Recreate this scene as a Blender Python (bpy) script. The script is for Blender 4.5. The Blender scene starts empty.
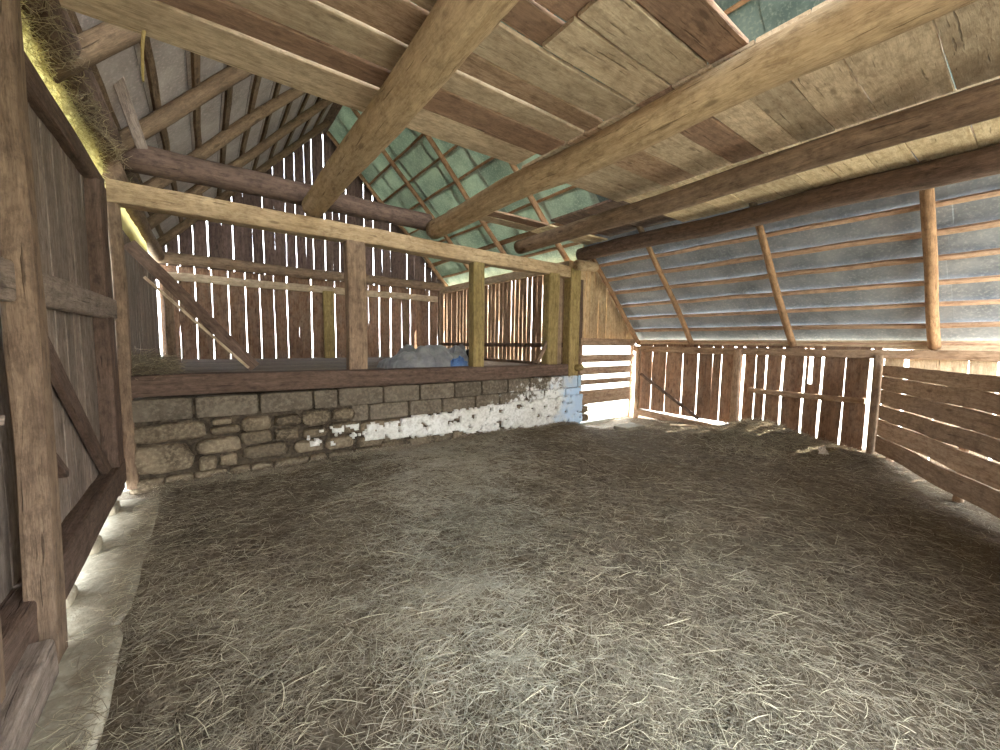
import bpy, math, random
import numpy as np
from mathutils import Vector, Matrix, noise
random.seed(7); RNG = np.random.default_rng(7)
sc = bpy.context.scene; C = sc.collection
U = random.uniform

# ------------------------------------------------------------------ materials
class NT:
    def __init__(s, name):
        s.m = bpy.data.materials.new(name); s.m.use_nodes = True
        s.t = s.m.node_tree; s.t.nodes.clear()
        s.out = s.n('ShaderNodeOutputMaterial')
    def n(s, typ, ins=None, **kw):
        x = s.t.nodes.new(typ)
        for k, v in kw.items(): setattr(x, k, v)
        if ins:
            for k, v in ins.items():
                i = x.inputs[k]
                if isinstance(v, bpy.types.NodeSocket): s.t.links.new(v, i)
                else: i.default_value = v
        return x
    def mul(s, vec, v3):
        return s.n('ShaderNodeVectorMath', {0: vec, 1: v3}, operation='MULTIPLY').outputs[0]
    def noise(s, vec, scale=1, detail=4, rough=.55):
        return s.n('ShaderNodeTexNoise', {'Vector': vec, 'Scale': scale, 'Detail': detail, 'Roughness': rough}).outputs['Fac']
    def ramp(s, fac, stops):
        r = s.n('ShaderNodeValToRGB', {'Fac': fac}); e = r.color_ramp.elements
        while len(e) < len(stops): e.new(.5)
        for k, (p, c) in enumerate(stops):
            e[k].position = p; e[k].color = (*c, 1) if len(c) == 3 else c
        return r.outputs['Color']
    def mix(s, fac, a, b, blend='MIX'):
        x = s.n('ShaderNodeMix', data_type='RGBA', blend_type=blend)
        for i, v in ((0, fac), (6, a), (7, b)):
            if isinstance(v, bpy.types.NodeSocket): s.t.links.new(v, x.inputs[i])
            elif i == 0: x.inputs[i].default_value = v
            else: x.inputs[i].default_value = (*v, 1)
        return x.outputs[2]
    def math(s, op, a, b=0.):
        return s.n('ShaderNodeMath', {0: a, 1: b}, operation=op).outputs[0]

def lin(h):
    return tuple((int(h[i:i+2], 16)/255)**2.2 for i in (0, 2, 4))

def wood(name, light, dark, tint2=None, rough=.85, bump=.75, stain=.4):
    s = NT(name)
    gc = s.n('ShaderNodeAttribute', attribute_name='gc').outputs['Vector']
    tint = s.n('ShaderNodeAttribute', attribute_name='tint').outputs['Fac']
    dis = s.n('ShaderNodeTexNoise', {'Vector': s.mul(gc, (2.5, 8, 8)), 'Scale': 1., 'Detail': 3.}).outputs['Color']
    gw = s.n('ShaderNodeVectorMath', {0: gc, 1: s.mul(dis, (.0, .05, .05))}, operation='ADD').outputs[0]
    rings = s.noise(s.mul(gw, (1.6, 26, 26)), 1, 6, .65)
    fine = s.noise(s.mul(gw, (14, 150, 150)), 1, 4, .65)
    blotch = s.noise(s.mul(gc, (2.2, 4.5, 4.5)), 1, 7, .72)
    dirt = s.noise(s.mul(gc, (9, 16, 16)), 1, 6, .75)
    crack = s.noise(s.mul(gw, (2.2, 55, 55)), 1, 2, .5)
    col = s.mix(s.ramp(rings, [(.3, (0, 0, 0)), (.68, (1, 1, 1))]), dark, light)
    col = s.mix(s.ramp(blotch, [(.42, (0, 0, 0)), (.66, (stain, stain, stain))]), col, tint2 or dark)
    col = s.mix(.35, col, s.mix(s.ramp(fine, [(.3, (0, 0, 0)), (.7, (1, 1, 1))]), tuple(c*.7 for c in dark), tuple(min(1, c*1.15) for c in light)))
    col = s.mix(s.ramp(dirt, [(.46, (0, 0, 0)), (.66, (.65, .65, .65))]), col, tuple(c*.6 for c in dark))
    ck = s.ramp(crack, [(.28, (1, 1, 1)), (.34, (0, 0, 0))])
    col = s.mix(s.math('MULTIPLY', ck, .6), col, tuple(c*.3 for c in dark))
    vor = s.n('ShaderNodeTexVoronoi', {'Vector': s.mul(gc, (1.7, 6, 6)), 'Scale': 1.0}).outputs['Distance']
    kn = s.ramp(vor, [(.07, (1, 1, 1)), (.13, (0, 0, 0))])
    col = s.mix(s.math('MULTIPLY', kn, .65), col, tuple(c*.45 for c in dark))
    col = s.mix(1.0, col, s.n('ShaderNodeCombineColor', {0: tint, 1: tint, 2: tint}).outputs[0], 'MULTIPLY')
    h = s.math('ADD', s.math('MULTIPLY', rings, .6), s.math('MULTIPLY', fine, .5))
    h = s.math('ADD', h, s.math('MULTIPLY', dirt, -.5)); h = s.math('SUBTRACT', h, s.math('MULTIPLY', ck, .8))
    bp = s.n('ShaderNodeBump', {'Height': h, 'Strength': bump, 'Distance': .012}).outputs[0]
    b = s.n('ShaderNodeBsdfPrincipled', {'Base Color': col, 'Roughness': rough, 'Normal': bp, 'Specular IOR Level': .2})
    s.t.links.new(b.outputs[0], s.out.inputs[0]); return s.m

M = {}
M['log'] = wood('tan_log_wood', lin('c9ae88'), lin('937858'), lin('705b45'))
M['beam'] = wood('brown_beam_wood', lin('ab9075'), lin('6b5748'), lin('4f4036'))
M['darkbeam'] = wood('dark_beam_wood', lin('80695a'), lin('4c3d33'), lin('382d27'))
M['loft'] = wood('pale_loft_board_wood', lin('dcc6a6'), lin('a88f72'), lin('806a54'), stain=.5)
M['loftpale'] = wood('fresh_lit_loft_board_wood', lin('e6d3ae'), lin('b99c74'), lin('8d7557'), stain=.5)  # fresh wood, lightened further for bounce light from the sunny ground
M['loftbrown'] = wood('red_brown_loft_board_wood', lin('ab8a70'), lin('7f6452'), lin('5f4c40'))
M['yellow'] = wood('yellow_green_post_wood', lin('bba36c'), lin('857048'), lin('635638'))
M['grey'] = wood('grey_wall_board_wood', lin('a08f80'), lin('6a5c50'), lin('50443a'))
M['red'] = wood('red_brown_wall_board_wood', lin('a88468'), lin('664b3b'), lin('8d8476'), stain=.55)
M['purple'] = wood('dark_gable_board_wood', lin('7a665c'), lin('4a3c36'), lin('362c2a'))
M['fence'] = wood('fence_board_wood', lin('bda084'), lin('86694f'), lin('655446'), stain=.5)
M['rafter'] = wood('rafter_pole_wood', lin('b5906c'), lin('7b5c43'), lin('5c4533'))
M['darkrafter'] = wood('dark_rafter_pole_wood', lin('8c765c'), lin('574636'), lin('3f3228'))
M['batten'] = wood('batten_wood', lin('d8b698'), lin('a27e66'), lin('70584a'))

def stone_mat(name, a, b, c, white=0., blue=False):
    s = NT(name)
    p = s.n('ShaderNodeTexCoord').outputs['Object']
    tint = s.n('ShaderNodeAttribute', attribute_name='tint').outputs['Fac']
    n1 = s.noise(p, 3.2, 8, .65); n2 = s.noise(p, 26, 5, .6); n3 = s.noise(p, 90, 3, .6)
    col = s.mix(s.ramp(n1, [(.35, (0, 0, 0)), (.65, (1, 1, 1))]), a, b)
    col = s.mix(s.ramp(n2, [(.45, (0, 0, 0)), (.7, (.7, .7, .7))]), col, c)
    if white:   # whitewash remains, thicker towards the right end; blue sky light put into the colour
        x = s.n('ShaderNodeSeparateXYZ', {0: p}).outputs
        k = s.math('ADD', s.math('MULTIPLY', s.math('SUBTRACT', x[0], 4.3), .16), s.math('MULTIPLY', s.math('SUBTRACT', .75, x[2]), .25))
        m = s.math('ADD', s.noise(p, 9, 7, .72), k)
        skylit = s.ramp(s.math('ADD', s.noise(p, 3, 4, .6), s.math('MULTIPLY', s.math('SUBTRACT', x[0], 5.45), .7)), [(.42, (0, 0, 0)), (.8, (1, 1, 1))])
        col = s.mix(s.ramp(m, [(.56, (0, 0, 0)), (.68, (1, 1, 1))]), col, s.mix(skylit, lin('e2dfd6'), lin('b4cbe0')))
    if blue:    # blue sky light put into the colour towards the right end of the wall
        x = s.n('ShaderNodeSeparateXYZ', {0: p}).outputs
        skylit = s.ramp(s.math('ADD', s.noise(p, 3, 4, .6), s.math('MULTIPLY', s.math('SUBTRACT', x[0], 5.45), .7)), [(.42, (0, 0, 0)), (.8, (.9, .9, .9))])
        col = s.mix(skylit, col, lin('b4cbe0'))
    col = s.mix(1.0, col, s.n('ShaderNodeCombineColor', {0: tint, 1: tint, 2: tint}).outputs[0], 'MULTIPLY')
    h = s.math('ADD', s.math('MULTIPLY', n2, .7), s.math('MULTIPLY', n3, .4))
    bp = s.n('ShaderNodeBump', {'Height': h, 'Strength': .7, 'Distance': .015}).outputs[0]
    b = s.n('ShaderNodeBsdfPrincipled', {'Base Color': col, 'Roughness': .95, 'Normal': bp, 'Specular IOR Level': .1})
    s.t.links.new(b.outputs[0], s.out.inputs[0]); return s.m
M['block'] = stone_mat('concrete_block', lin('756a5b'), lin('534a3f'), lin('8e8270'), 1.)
M['rubble'] = stone_mat('field_stone', lin('7f705c'), lin('4d4337'), lin('9c8d74'))
M['mortar'] = stone_mat('dark_mortar', lin('50463a'), lin('352e26'), lin('6c6050'))
M['plaster'] = stone_mat('old_lime_plaster', lin('e6e3da'), lin('cfcabd'), lin('a59d8e'), blue=True)  # right end of the plaster carries blue sky light in its colour
M['slab'] = stone_mat('pale_stone_slab', lin('a99e88'), lin('8b806c'), lin('bfb59e'))

def sheet_mat(name, a, b, c, transl=0., metal=0., seams=True):
    s = NT(name)
    p = s.n('ShaderNodeTexCoord').outputs['Object']
    tint = s.n('ShaderNodeAttribute', attribute_name='tint').outputs['Fac']
    n1 = s.noise(p, 2.0, 7, .65); n2 = s.noise(p, 30, 4, .6)
    col = s.mix(s.ramp(n1, [(.35, (0, 0, 0)), (.66, (1, 1, 1))]), a, b)
    col = s.mix(s.ramp(n2, [(.5, (0, 0, 0)), (.72, (.6, .6, .6))]), col, c)
    col = s.mix(1.0, col, s.n('ShaderNodeCombineColor', {0: tint, 1: tint, 2: tint}).outputs[0], 'MULTIPLY')
    bp = s.n('ShaderNodeBump', {'Height': s.math('ADD', n1, s.math('MULTIPLY', n2, .3)), 'Strength': .35, 'Distance': .02}).outputs[0]
    b = s.n('ShaderNodeBsdfPrincipled', {'Base Color': col, 'Roughness': .55 if metal else .9, 'Metallic': metal, 'Normal': bp})
    o = b.outputs[0]
    if transl:
        t = s.n('ShaderNodeBsdfTranslucent', {'Color': col})
        o = s.n('ShaderNodeMixShader', {0: transl, 1: b.outputs[0], 2: t.outputs[0]}).outputs[0]
    s.t.links.new(o, s.out.inputs[0]); return s.m
M['sheet_grey'] = sheet_mat('grey_roof_sheet', lin('8f9092'), lin('686b70'), lin('aaa8a2'), metal=.05)
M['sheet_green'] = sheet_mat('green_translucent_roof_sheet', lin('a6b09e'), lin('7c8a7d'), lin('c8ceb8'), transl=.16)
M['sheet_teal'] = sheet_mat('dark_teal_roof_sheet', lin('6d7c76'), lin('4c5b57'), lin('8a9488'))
M['sheet_brown'] = sheet_mat('grey_brown_roof_sheet', lin('a59a90'), lin('867b74'), lin('c2b4a8'), transl=.04)

def hay_mat(name, a, b, c, transl=.15, attr=True):
    s = NT(name)
    tint = s.n('ShaderNodeAttribute', attribute_name='tint').outputs['Fac']
    p = s.n('ShaderNodeTexCoord').outputs['Object']
    n1 = s.noise(p, 1.4, 5, .6)
    col = s.mix(s.ramp(n1, [(.38, (0, 0, 0)), (.62, (1, 1, 1))]), a, b)
    col = s.mix(s.ramp(s.noise(p, .55, 4, .65), [(.40, (.75, .75, .75)), (.56, (0, 0, 0))]), col, tuple(q*.55 for q in a))
    col = s.mix(s.ramp(tint, [(.35, (0, 0, 0)), (.8, (1, 1, 1))]), col, c)
    b_ = s.n('ShaderNodeBsdfPrincipled', {'Base Color': col, 'Roughness': .8, 'Specular IOR Level': .25})
    t = s.n('ShaderNodeBsdfTranslucent', {'Color': col})
    o = s.n('ShaderNodeMixShader', {0: transl, 1: b_.outputs[0], 2: t.outputs[0]}).outputs[0]
    s.t.links.new(o, s.out.inputs[0]); return s.m
M['straw'] = hay_mat('dry_hay_stems', lin('8f806a'), lin('a3957f'), lin('d4c6a4'))
M['lightband_straw'] = hay_mat('light_band_hay_stems', lin('aca088'), lin('bcb09a'), lin('dcd0b2'))  # pale copy of the hay, the floor's band of light in its colour
M['sunhay'] = hay_mat('sun_yellow_hay_in_eaves', lin('e2d9aa'), lin('d3c896'), lin('f4efcc'), .7)  # yellow of the sun put into the stem colour
M['fibre'] = hay_mat('grey_hay_fibres', lin('9c8c72'), lin('8a7c66'), lin('bfae8a'), .2)

def ground_mat():
    s = NT('trodden_hay_floor')
    p = s.n('ShaderNodeTexCoord').outputs['Object']
    d1 = s.n('ShaderNodeTexNoise', {'Vector': p, 'Scale': 4., 'Detail': 3.}).outputs['Color']
    q = s.n('ShaderNodeVectorMath', {0: p, 1: s.mul(d1, (.35, .35, .35))}, operation='ADD').outputs[0]
    f1 = s.noise(s.mul(q, (14, 60, 20)), 1, 5, .7); f2 = s.noise(s.mul(q, (70, 17, 20)), 1, 5, .7)
    big = s.noise(p, .9, 5, .6); mid = s.noise(p, 6, 6, .7)
    col = s.mix(s.ramp(s.math('MAXIMUM', f1, f2), [(.42, (0, 0, 0)), (.72, (1, 1, 1))]), lin('463b31'), lin('a3937e'))
    col = s.mix(s.ramp(mid, [(.35, (.75, .75, .75)), (.6, (0, 0, 0))]), col, lin('5b4f40'))
    col = s.mix(s.ramp(big, [(.42, (.55, .55, .55)), (.6, (0, 0, 0))]), col, lin('6e604c'))
    h = s.math('ADD', s.math('ADD', f1, f2), mid)
    bp = s.n('ShaderNodeBump', {'Height': h, 'Strength': .9, 'Distance': .03}).outputs[0]
    b = s.n('ShaderNodeBsdfPrincipled', {'Base Color': col, 'Roughness': 1., 'Normal': bp, 'Specular IOR Level': .05})
    s.t.links.new(b.outputs[0], s.out.inputs[0]); return s.m
M['ground'] = ground_mat()

def plain(name, a, b, scale=5, rough=.8, metal=0.):
    s = NT(name)
    p = s.n('ShaderNodeTexCoord').outputs['Object']
    col = s.mix(s.ramp(s.noise(p, scale, 6, .65), [(.35, (0, 0, 0)), (.65, (1, 1, 1))]), a, b)
    b_ = s.n('ShaderNodeBsdfPrincipled', {'Base Color': col, 'Roughness': rough, 'Metallic': metal})
    s.t.links.new(b_.outputs[0], s.out.inputs[0]); return s.m
M['grass'] = plain('pale_grass', lin('b8b4a4'), lin('a6a290'), 2, .95)
M['gravel'] = plain('pale_gravel', lin('cfc9bb'), lin('b5ad9c'), 8, .95)
M['tarp'] = plain('grey_blue_plastic_tarp', lin('a3a29f'), lin('74747a'), 4, .45)
M['tarpblue'] = plain('blue_plastic', lin('5f86c0'), lin('486ca6'), 4, .45)
M['navy'] = plain('navy_plastic', lin('23293c'), lin('181c2a'), 4, .5)
M['iron'] = plain('rusty_iron', lin('5a4236'), lin('30241e'), 30, .7, .4)
M['paper'] = plain('pale_paper', lin('e8e2d8'), lin('c8bfb2'), 20, .8)
M['twine'] = plain('hay_twine', lin('a58f5e'), lin('8a774c'), 20, .9)

# ------------------------------------------------------------------ mesh builder
class MB:
    def __init__(s): s.v = []; s.f = []; s.g = []; s.t = []
    def board(s, p0, p1, w, t, side=None, up=None, tint=None, warp=.006, wob=.03, seg=.22, taper=1., ch=.004, grain=True):
        """a plank from p0 to p1 (centre line); w along `side`, t along `up`"""
        p0, p1 = Vector(p0), Vector(p1); d = p1-p0; L = d.length; d.normalize()
        if side is None: side = Vector(up).cross(d)
        side = Vector(side); side = (side-d*side.dot(d)).normalized(); up = d.cross(side).normalized()
        n = max(1, int(L/seg)); o = len(s.v); r1, r2, r3 = U(0, 90), U(0, 90), U(0, 90)
        tint = U(.78, 1.15) if tint is None else tint
        ch = min(ch, t*.3)
        for i in range(n+1):
            a = i/n; x = a*L
            ww = w*(1+(taper-1)*a)*(1+wob*noise.noise((x*1.7+r1, 0, 0)))/2
            ww2 = w*(1+(taper-1)*a)*(1+wob*noise.noise((x*2.1+r2, 5, 0)))/2
            off = side*(warp*noise.noise((x*1.1+r3, 0, 3))*1.5)+up*(warp*noise.noise((x*1.3+r1, 7, 3)))
            tt = t/2
            cs = [(-ww+ch, -tt), (ww2-ch, -tt), (ww2, -tt+ch), (ww2, tt-ch), (ww2-ch, tt), (-ww+ch, tt), (-ww, tt-ch), (-ww, -tt+ch)]
            for (a1, b1) in cs:
                s.v.append(p0+d*x+off+side*a1+up*b1); s.g.append((x+r2, a1+r1, b1+r3)); s.t.append(tint)
        s._skin(o, n, 8)
    def _skin(s, o, n, m):
        for i in range(n):
            for k in range(m):
                a = o+i*m+k; b = o+i*m+(k+1) % m
                s.f.append((a, b, b+m, a+m))
        s.f.append(tuple(o+k for k in range(m))[::-1]); s.f.append(tuple(o+n*m+k for k in range(m)))
    def beam(s, p0, p1, w, h, up=(0, 0, 1), tint=None, seg=.14, rough=.012, ch=.022):
        """hewn timber: w across, h along up"""
        p0, p1 = Vector(p0), Vector(p1); d = p1-p0; L = d.length; d.normalize()
        side = d.cross(Vector(up)).normalized(); up = side.cross(d).normalized()
        n = max(2, int(L/seg)); o = len(s.v); r = U(0, 90); m = 16
        tint = U(.85, 1.1) if tint is None else tint
        per = []
        for (sx, sy) in ((-1, -1), (1, -1), (1, 1), (-1, 1)):
            cx, cy = sx*(w/2-ch), sy*(h/2-ch)
            st = {(-1, -1): 180, (1, -1): 270, (1, 1): 0, (-1, 1): 90}[(sx, sy)]
            for q in (0, 45, 90):
                an = math.radians(st+q); per.append((cx+ch*math.cos(an), cy+ch*math.sin(an)))
        # mid-face points
        pts = []
        for k in range(4):
            pts += per[3*k:3*k+3]; a = per[3*k+2]; b = per[(3*k+3) % 12]; pts.append(((a[0]+b[0])/2, (a[1]+b[1])/2))
        for i in range(n+1):
            x = L*i/n
            bo = noise.noise((x*.5+r, 2, 2))*rough*2; bu = noise.noise((x*.6+r, 9, 2))*rough*1.6
            for (a, b) in pts:
                q = 1+noise.noise((x*1.8+r, a*9, b*9))*rough*5
                s.v.append(p0+d*x+side*(a*q+bo)+up*(b*q+bu)); s.g.append((x+r, a+r, b)); s.t.append(tint)
        s._skin(o, n, m)
    def log(s, p0, p1, r0, r1=None, tint=None, seg=.12, rough=.07, bend=.03, m=14):
        p0, p1 = Vector(p0), Vector(p1); r1 = r0 if r1 is None else r1
        d = p1-p0; L = d.length; d.normalize()
        a0 = Vector((0, 0, 1)) if abs(d.z) < .9 else Vector((1, 0, 0))
        side = d.cross(a0).normalized(); up = side.cross(d); n = max(2, int(L/seg)); o = len(s.v); r = U(0, 90)
        tint = U(.85, 1.1) if tint is None else tint
        for i in range(n+1):
            x = L*i/n; rad = r0+(r1-r0)*i/n; e = math.sin(math.pi*i/n)
            bo = noise.noise((x*.45+r, 2, 2))*bend*e; bu = noise.noise((x*.5+r, 9, 2))*bend*e
            for k in range(m):
                an = 2*math.pi*k/m; a, b = math.cos(an), math.sin(an)
                q = rad*(1+rough*noise.noise((x*1.3+r, a*1.6, b*1.6))+rough*.5*noise.noise((x*5+r, a*3, b*3)))
                s.v.append(p0+d*x+side*(a*q+bo)+up*(b*q+bu)); s.g.append((x+r, a*rad+r, b*rad)); s.t.append(tint)
        s._skin(o, n, m)
    def box(s, c, size, tint=None, rot=0.):
        cx, cy, cz = c; a, b, h = [q/2 for q in size]; o = len(s.v); R = Matrix.Rotation(rot, 3, 'Z')
        tint = U(.85, 1.1) if tint is None else tint
        for x, y, z in ((-a, -b, -h), (a, -b, -h), (a, b, -h), (-a, b, -h), (-a, -b, h), (a, -b, h), (a, b, h), (-a, b, h)):
            s.v.append(Vector(c)+R @ Vector((x, y, z))); s.g.append((x+cx, y+cy, z+cz)); s.t.append(tint)
        for q in ((0, 3, 2, 1), (4, 5, 6, 7), (0, 1, 5, 4), (1, 2, 6, 5), (2, 3, 7, 6), (3, 0, 4, 7)):
            s.f.append(tuple(o+k for k in q))
    def stone(s, c, size, pw=3.2, rough=.1, n=10, tint=None):
        o = len(s.v); tint = U(.75, 1.15) if tint is None else tint; r = U(0, 50); m = 2*n
        a, b, h = [q/2 for q in size]
        def sp(v, e): return math.copysign(abs(v)**e, v)
        e = 2/pw
        for i in range(n+1):
            ph = -math.pi/2+math.pi*i/n
            for k in range(m):
                th = 2*math.pi*k/m
                x = sp(math.cos(ph), e)*sp(math.cos(th), e); y = sp(math.cos(ph), e)*sp(math.sin(th), e); z = sp(math.sin(ph), e)
                q = 1+rough*noise.noise((x*1.5+r, y*1.5, z*1.5+r))+rough*.4*noise.noise((x*4+r, y*4, z*4))
                s.v.append(Vector(c)+Vector((x*a*q, y*b*q, z*h*q))); s.g.append((x*a, y*b, z*h)); s.t.append(tint)
        for i in range(n):
            for k in range(m):
                p = o+i*m+k; q = o+i*m+(k+1) % m; s.f.append((p, q, q+m, p+m))
    def build(s, name, mat, parent=None, origin=None, smooth=False, kind=None, label=None):
        og = Vector(origin) if origin is not None else Vector((0, 0, 0))
        me = bpy.data.meshes.new(name)
        me.from_pydata([tuple(Vector(v)-og) for v in s.v], [], s.f)
        at = me.attributes.new('gc', 'FLOAT_VECTOR', 'POINT'); at.data.foreach_set('vector', np.array(s.g, 'f').ravel())
        at = me.attributes.new('tint', 'FLOAT', 'POINT'); at.data.foreach_set('value', np.array(s.t, 'f'))
        me.materials.append(M[mat] if isinstance(mat, str) else mat)
        if smooth: me.polygons.foreach_set('use_smooth', [True]*len(me.polygons))
        me.update(); ob = bpy.data.objects.new(name, me); C.objects.link(ob)
        if parent is None: ob.location = og
        else:
            ob.parent = parent
            ob.location = og-Vector(parent.location) if origin is not None else -Vector(parent.location)
        if kind: ob['kind'] = kind
        if label: ob['label'] = label
        return ob
def tag(o, label, cat, group=None, kind=None):
    o['label'] = label; o['category'] = cat
    if group: o['group'] = group
    if kind: o['kind'] = kind
    return o
def empty(name, loc=(0, 0, 0)):
    o = bpy.data.objects.new(name, None); C.objects.link(o); o.location = loc; return o
def struct(name, loc=(0, 0, 0)):
    o = empty(name, loc); o['kind'] = 'structure'; return o
def one(name, shape, args, mat, label, cat, group=None, smooth=False, **kw):
    b = MB(); getattr(b, shape)(*args, **kw)
    return tag(b.build(name, mat, origin=args[0], smooth=smooth), label, cat, group)

# ------------------------------------------------------------------ roof geometry
XR, ZR, SL = 2.7, 7.05, 1.03                 # ridge line and slope of both roof sides
def zr(x): return ZR-SL*(x-XR)               # underside of right slope
def zl(x): return ZR-SL*(XR-x)
XW = -.82                                    # plane of the left wall boards
YG = 11.6                                    # far gable
YB = -1.5                                    # back end of the barn, behind the camera
ZS = 1.1                                     # hay deck of the far bay

# ------------------------------------------------------------------ floor
def gh(x, y):
    z = 0.
    z += .30*math.exp(-(((x-7.25)/.62)**2+((y-2.75)/.55)**2))            # hay heap by the wall
    z += .13*math.exp(-(((x-7.3)/.5)**2+((y-1.9)/.7)**2))
    z += -.16*math.exp(-(((x-6.9)/1.3)**2+((y-5.4)/.8)**2))
    z += .10*math.exp(-(((x-5.5)/.5)**2+((y-5.2)/.3)**2))
    z += .05*noise.noise((x*.8, y*.8, 1))+.028*noise.noise((x*2.6, y*2.6, 4))+.013*noise.noise((x*8, y*8, 2))
    k = min(1., max(0., (x+.52+.05*noise.noise((y*2.5, 0, 0)))/.16))
    return z*k-.045*(1-k)
b = MB(); xs = np.arange(-.9, 8.25, .05); ys = np.arange(-1.6, 5.75, .05)
for x in xs:
    for y in ys:
        s_ = gh(x, y); b.v.append((x, y, s_)); b.g.append((x, y, 0)); b.t.append(1.)
ny = len(ys)
for i in range(len(xs)-1):
    for j in range(ny-1):
        a = i*ny+j; b.f.append((a, a+ny, a+ny+1, a+1))
fl = b.build('floor', 'ground', smooth=True, kind='structure')

# outside ground
b = MB()
b.box((-30.9, 10, -.2), (60, 140, .2), 1); b.box((3.6, -31.6, -.14), (9.4, 60, .2), 1)
b.box((38.25, 10, -.2), (60, 140, .2), 1); b.box((3.6, 41.2, -.2), (9.4, 71, .2), 1)
o = b.build('ground', 'grass', kind='structure'); 
# raised deck (hay loft level) of the far bay
b = MB()
for i in range(24):
    y = 5.85+i*.245
    b.board((-.8, y, ZS-.03), (6.1, y, ZS-.03), .24, .05, side=(0, 1, 0), seg=.6)
b.build('deck_of_far_bay', 'grey', kind='structure').name = 'floor_far_bay'

# straw strands: uncountable litter
def strands(name, pts, mat, label, cat, lens, rad, flat=.12, curl=.35, zoff=.004):
    n = len(pts); P = np.array(pts, float)
    L = RNG.uniform(*lens, n); th = RNG.uniform(0, 2*np.pi, n); tl = RNG.normal(0, flat, n)
    cr = RNG.normal(0, curl, n); ra = rad*RNG.uniform(.6, 1.5, n); tint = RNG.beta(1.2, 2.2, n)
    K = 4; V = np.zeros((n, K, 3, 3))
    for k in range(K):
        a = k/(K-1)-.5; an = th+cr*a*2
        cx = P[:, 0]+np.cos(an)*L*a; cy = P[:, 1]+np.sin(an)*L*a
        cz = P[:, 2]+zoff+np.sin(tl)*L*a+L*.10*(.25-a*a)*RNG.uniform(-1, 1.6, n)
        for q in range(3):
            w = 2*np.pi*q/3; rr = ra*(1-.45*abs(a*2)**3)
            V[:, k, q, 0] = cx-np.sin(an)*rr*np.cos(w); V[:, k, q, 1] = cy+np.cos(an)*rr*np.cos(w); V[:, k, q, 2] = cz+rr*np.sin(w)
    verts = V.reshape(-1, 3)
    base = (np.arange(n)*K*3)[:, None, None, None]
    kk = np.arange(K-1)[None, :, None, None]*3; q0 = np.arange(3)[None, None, :, None]
    quad = np.concatenate([base+kk+q0, base+kk+(q0+1) % 3, base+kk+3+(q0+1) % 3, base+kk+3+q0], axis=3).reshape(-1, 4)
    me = bpy.data.meshes.new(name); me.vertices.add(len(verts)); me.vertices.foreach_set('co', verts.ravel())
    me.loops.add(quad.size); me.loops.foreach_set('vertex_index', quad.ravel().astype('i'))
    me.polygons.add(len(quad)); me.polygons.foreach_set('loop_start', np.arange(0, quad.size, 4, dtype='i'))
    me.update(calc_edges=True)
    at = me.attributes.new('tint', 'FLOAT', 'POINT'); at.data.foreach_set('value', np.repeat(tint, K*3).astype('f'))
    me.materials.append(M[mat]); o = bpy.data.objects.new(name, me); C.objects.link(o)
    return tag(o, label, cat, kind='stuff')
pts = []
def ok(x, y): return x > -.42+.08*noise.noise((y*3, 1, 1)) and (x > 6 or y < 5.4)
while len(pts) < 52000:
    r = abs(RNG.normal(0, 2.6))+.4; a = U(-.3, math.pi*.62); x, y = r*math.cos(a), r*math.sin(a)+.3
    if x < 7.85 and y < 5.5 and ok(x, y) and noise.noise((x*1.6, y*1.6, 8))+U(-.55, .7) > 0: pts.append((x, y, gh(x, y)))
while len(pts) < 82000:
    x, y = U(-.4, 7.85), U(-.6, 5.4)
    if ok(x, y): pts.append((x, y, gh(x, y)))
strands('hay_litter', pts, 'straw', 'trodden dry grey-brown hay scattered all over the barn floor', 'hay', (.03, .13), .0011, curl=.14, zoff=.006)
pts = []
for i in range(1500):
    x, y = U(-.3, 5.5), U(.6, 4.6); pts.append((x, y, gh(x, y)))
_p = []
while len(_p) < 20000:  # stems strewn thickest along the band of light on the floor
    x, y = U(0, 6.2), U(.6, 5.4)
    c_ = .95+.50*(y-1.2); w_ = .22+.23*(y-1)
    c_ += .25*noise.noise((x, y*1.3, 6)); w_ *= 1+.5*noise.noise((x*2.3, y*2.3, 1))
    if random.random() < math.exp(-((x-c_)/max(w_, .1))**2)*(.6+.6*noise.noise((x*3, y*3, 3))): _p.append((x, y, gh(x, y)))
strands('light_band_hay', _p, 'straw', 'paler hay laid as a broad band of floor light from the front to the stone wall', 'hay', (.03, .14), .0012, curl=.14, zoff=.012).data.materials[0] = M['lightband_straw']
strands('loose_straw', pts, 'straw', 'longer pale straw stems lying on top of the hay litter', 'straw', (.12, .3), .0018, flat=.06, curl=.12, zoff=.012)
pts = []
for i in range(9000):
    x, y = RNG.normal(7.2, .42), RNG.normal(2.65, .5)
    if x < 7.85: pts.append((x, y, gh(x, y)+U(0, .03)))
strands('hay_heap', pts, 'straw', 'tufty heap of hay piled against the right board wall', 'hay', (.08, .26), .0022, flat=.35, curl=.6)

b = MB()
for y in (-.9, .3, 1.4, 2.5, 3.35, 4.1, 4.9): b.stone((-.77, y, .02), (.16, .22, .14), 5, .1, 10)
tag(b.build('pad_stones', 'slab', smooth=True), 'flat stones wedged under the low sill of the left wall', 'stones', kind='stuff')
# pale stone slab strip beside the left wall
b = MB(); y = -1.2
while y < 5.2:
    l = U(.7, 1.3); y1 = min(5.3, y+l)
    b.stone((-.62, (y+y1)/2, -.03), (.42, y1-y-.01, .10), 6, .12, 14, tint=U(.7, 1.05)); y = y1
tag(b.build('stone_footing', 'slab', smooth=True), 'pale flat stone footing running along the foot of the left board wall', 'footing')

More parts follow.
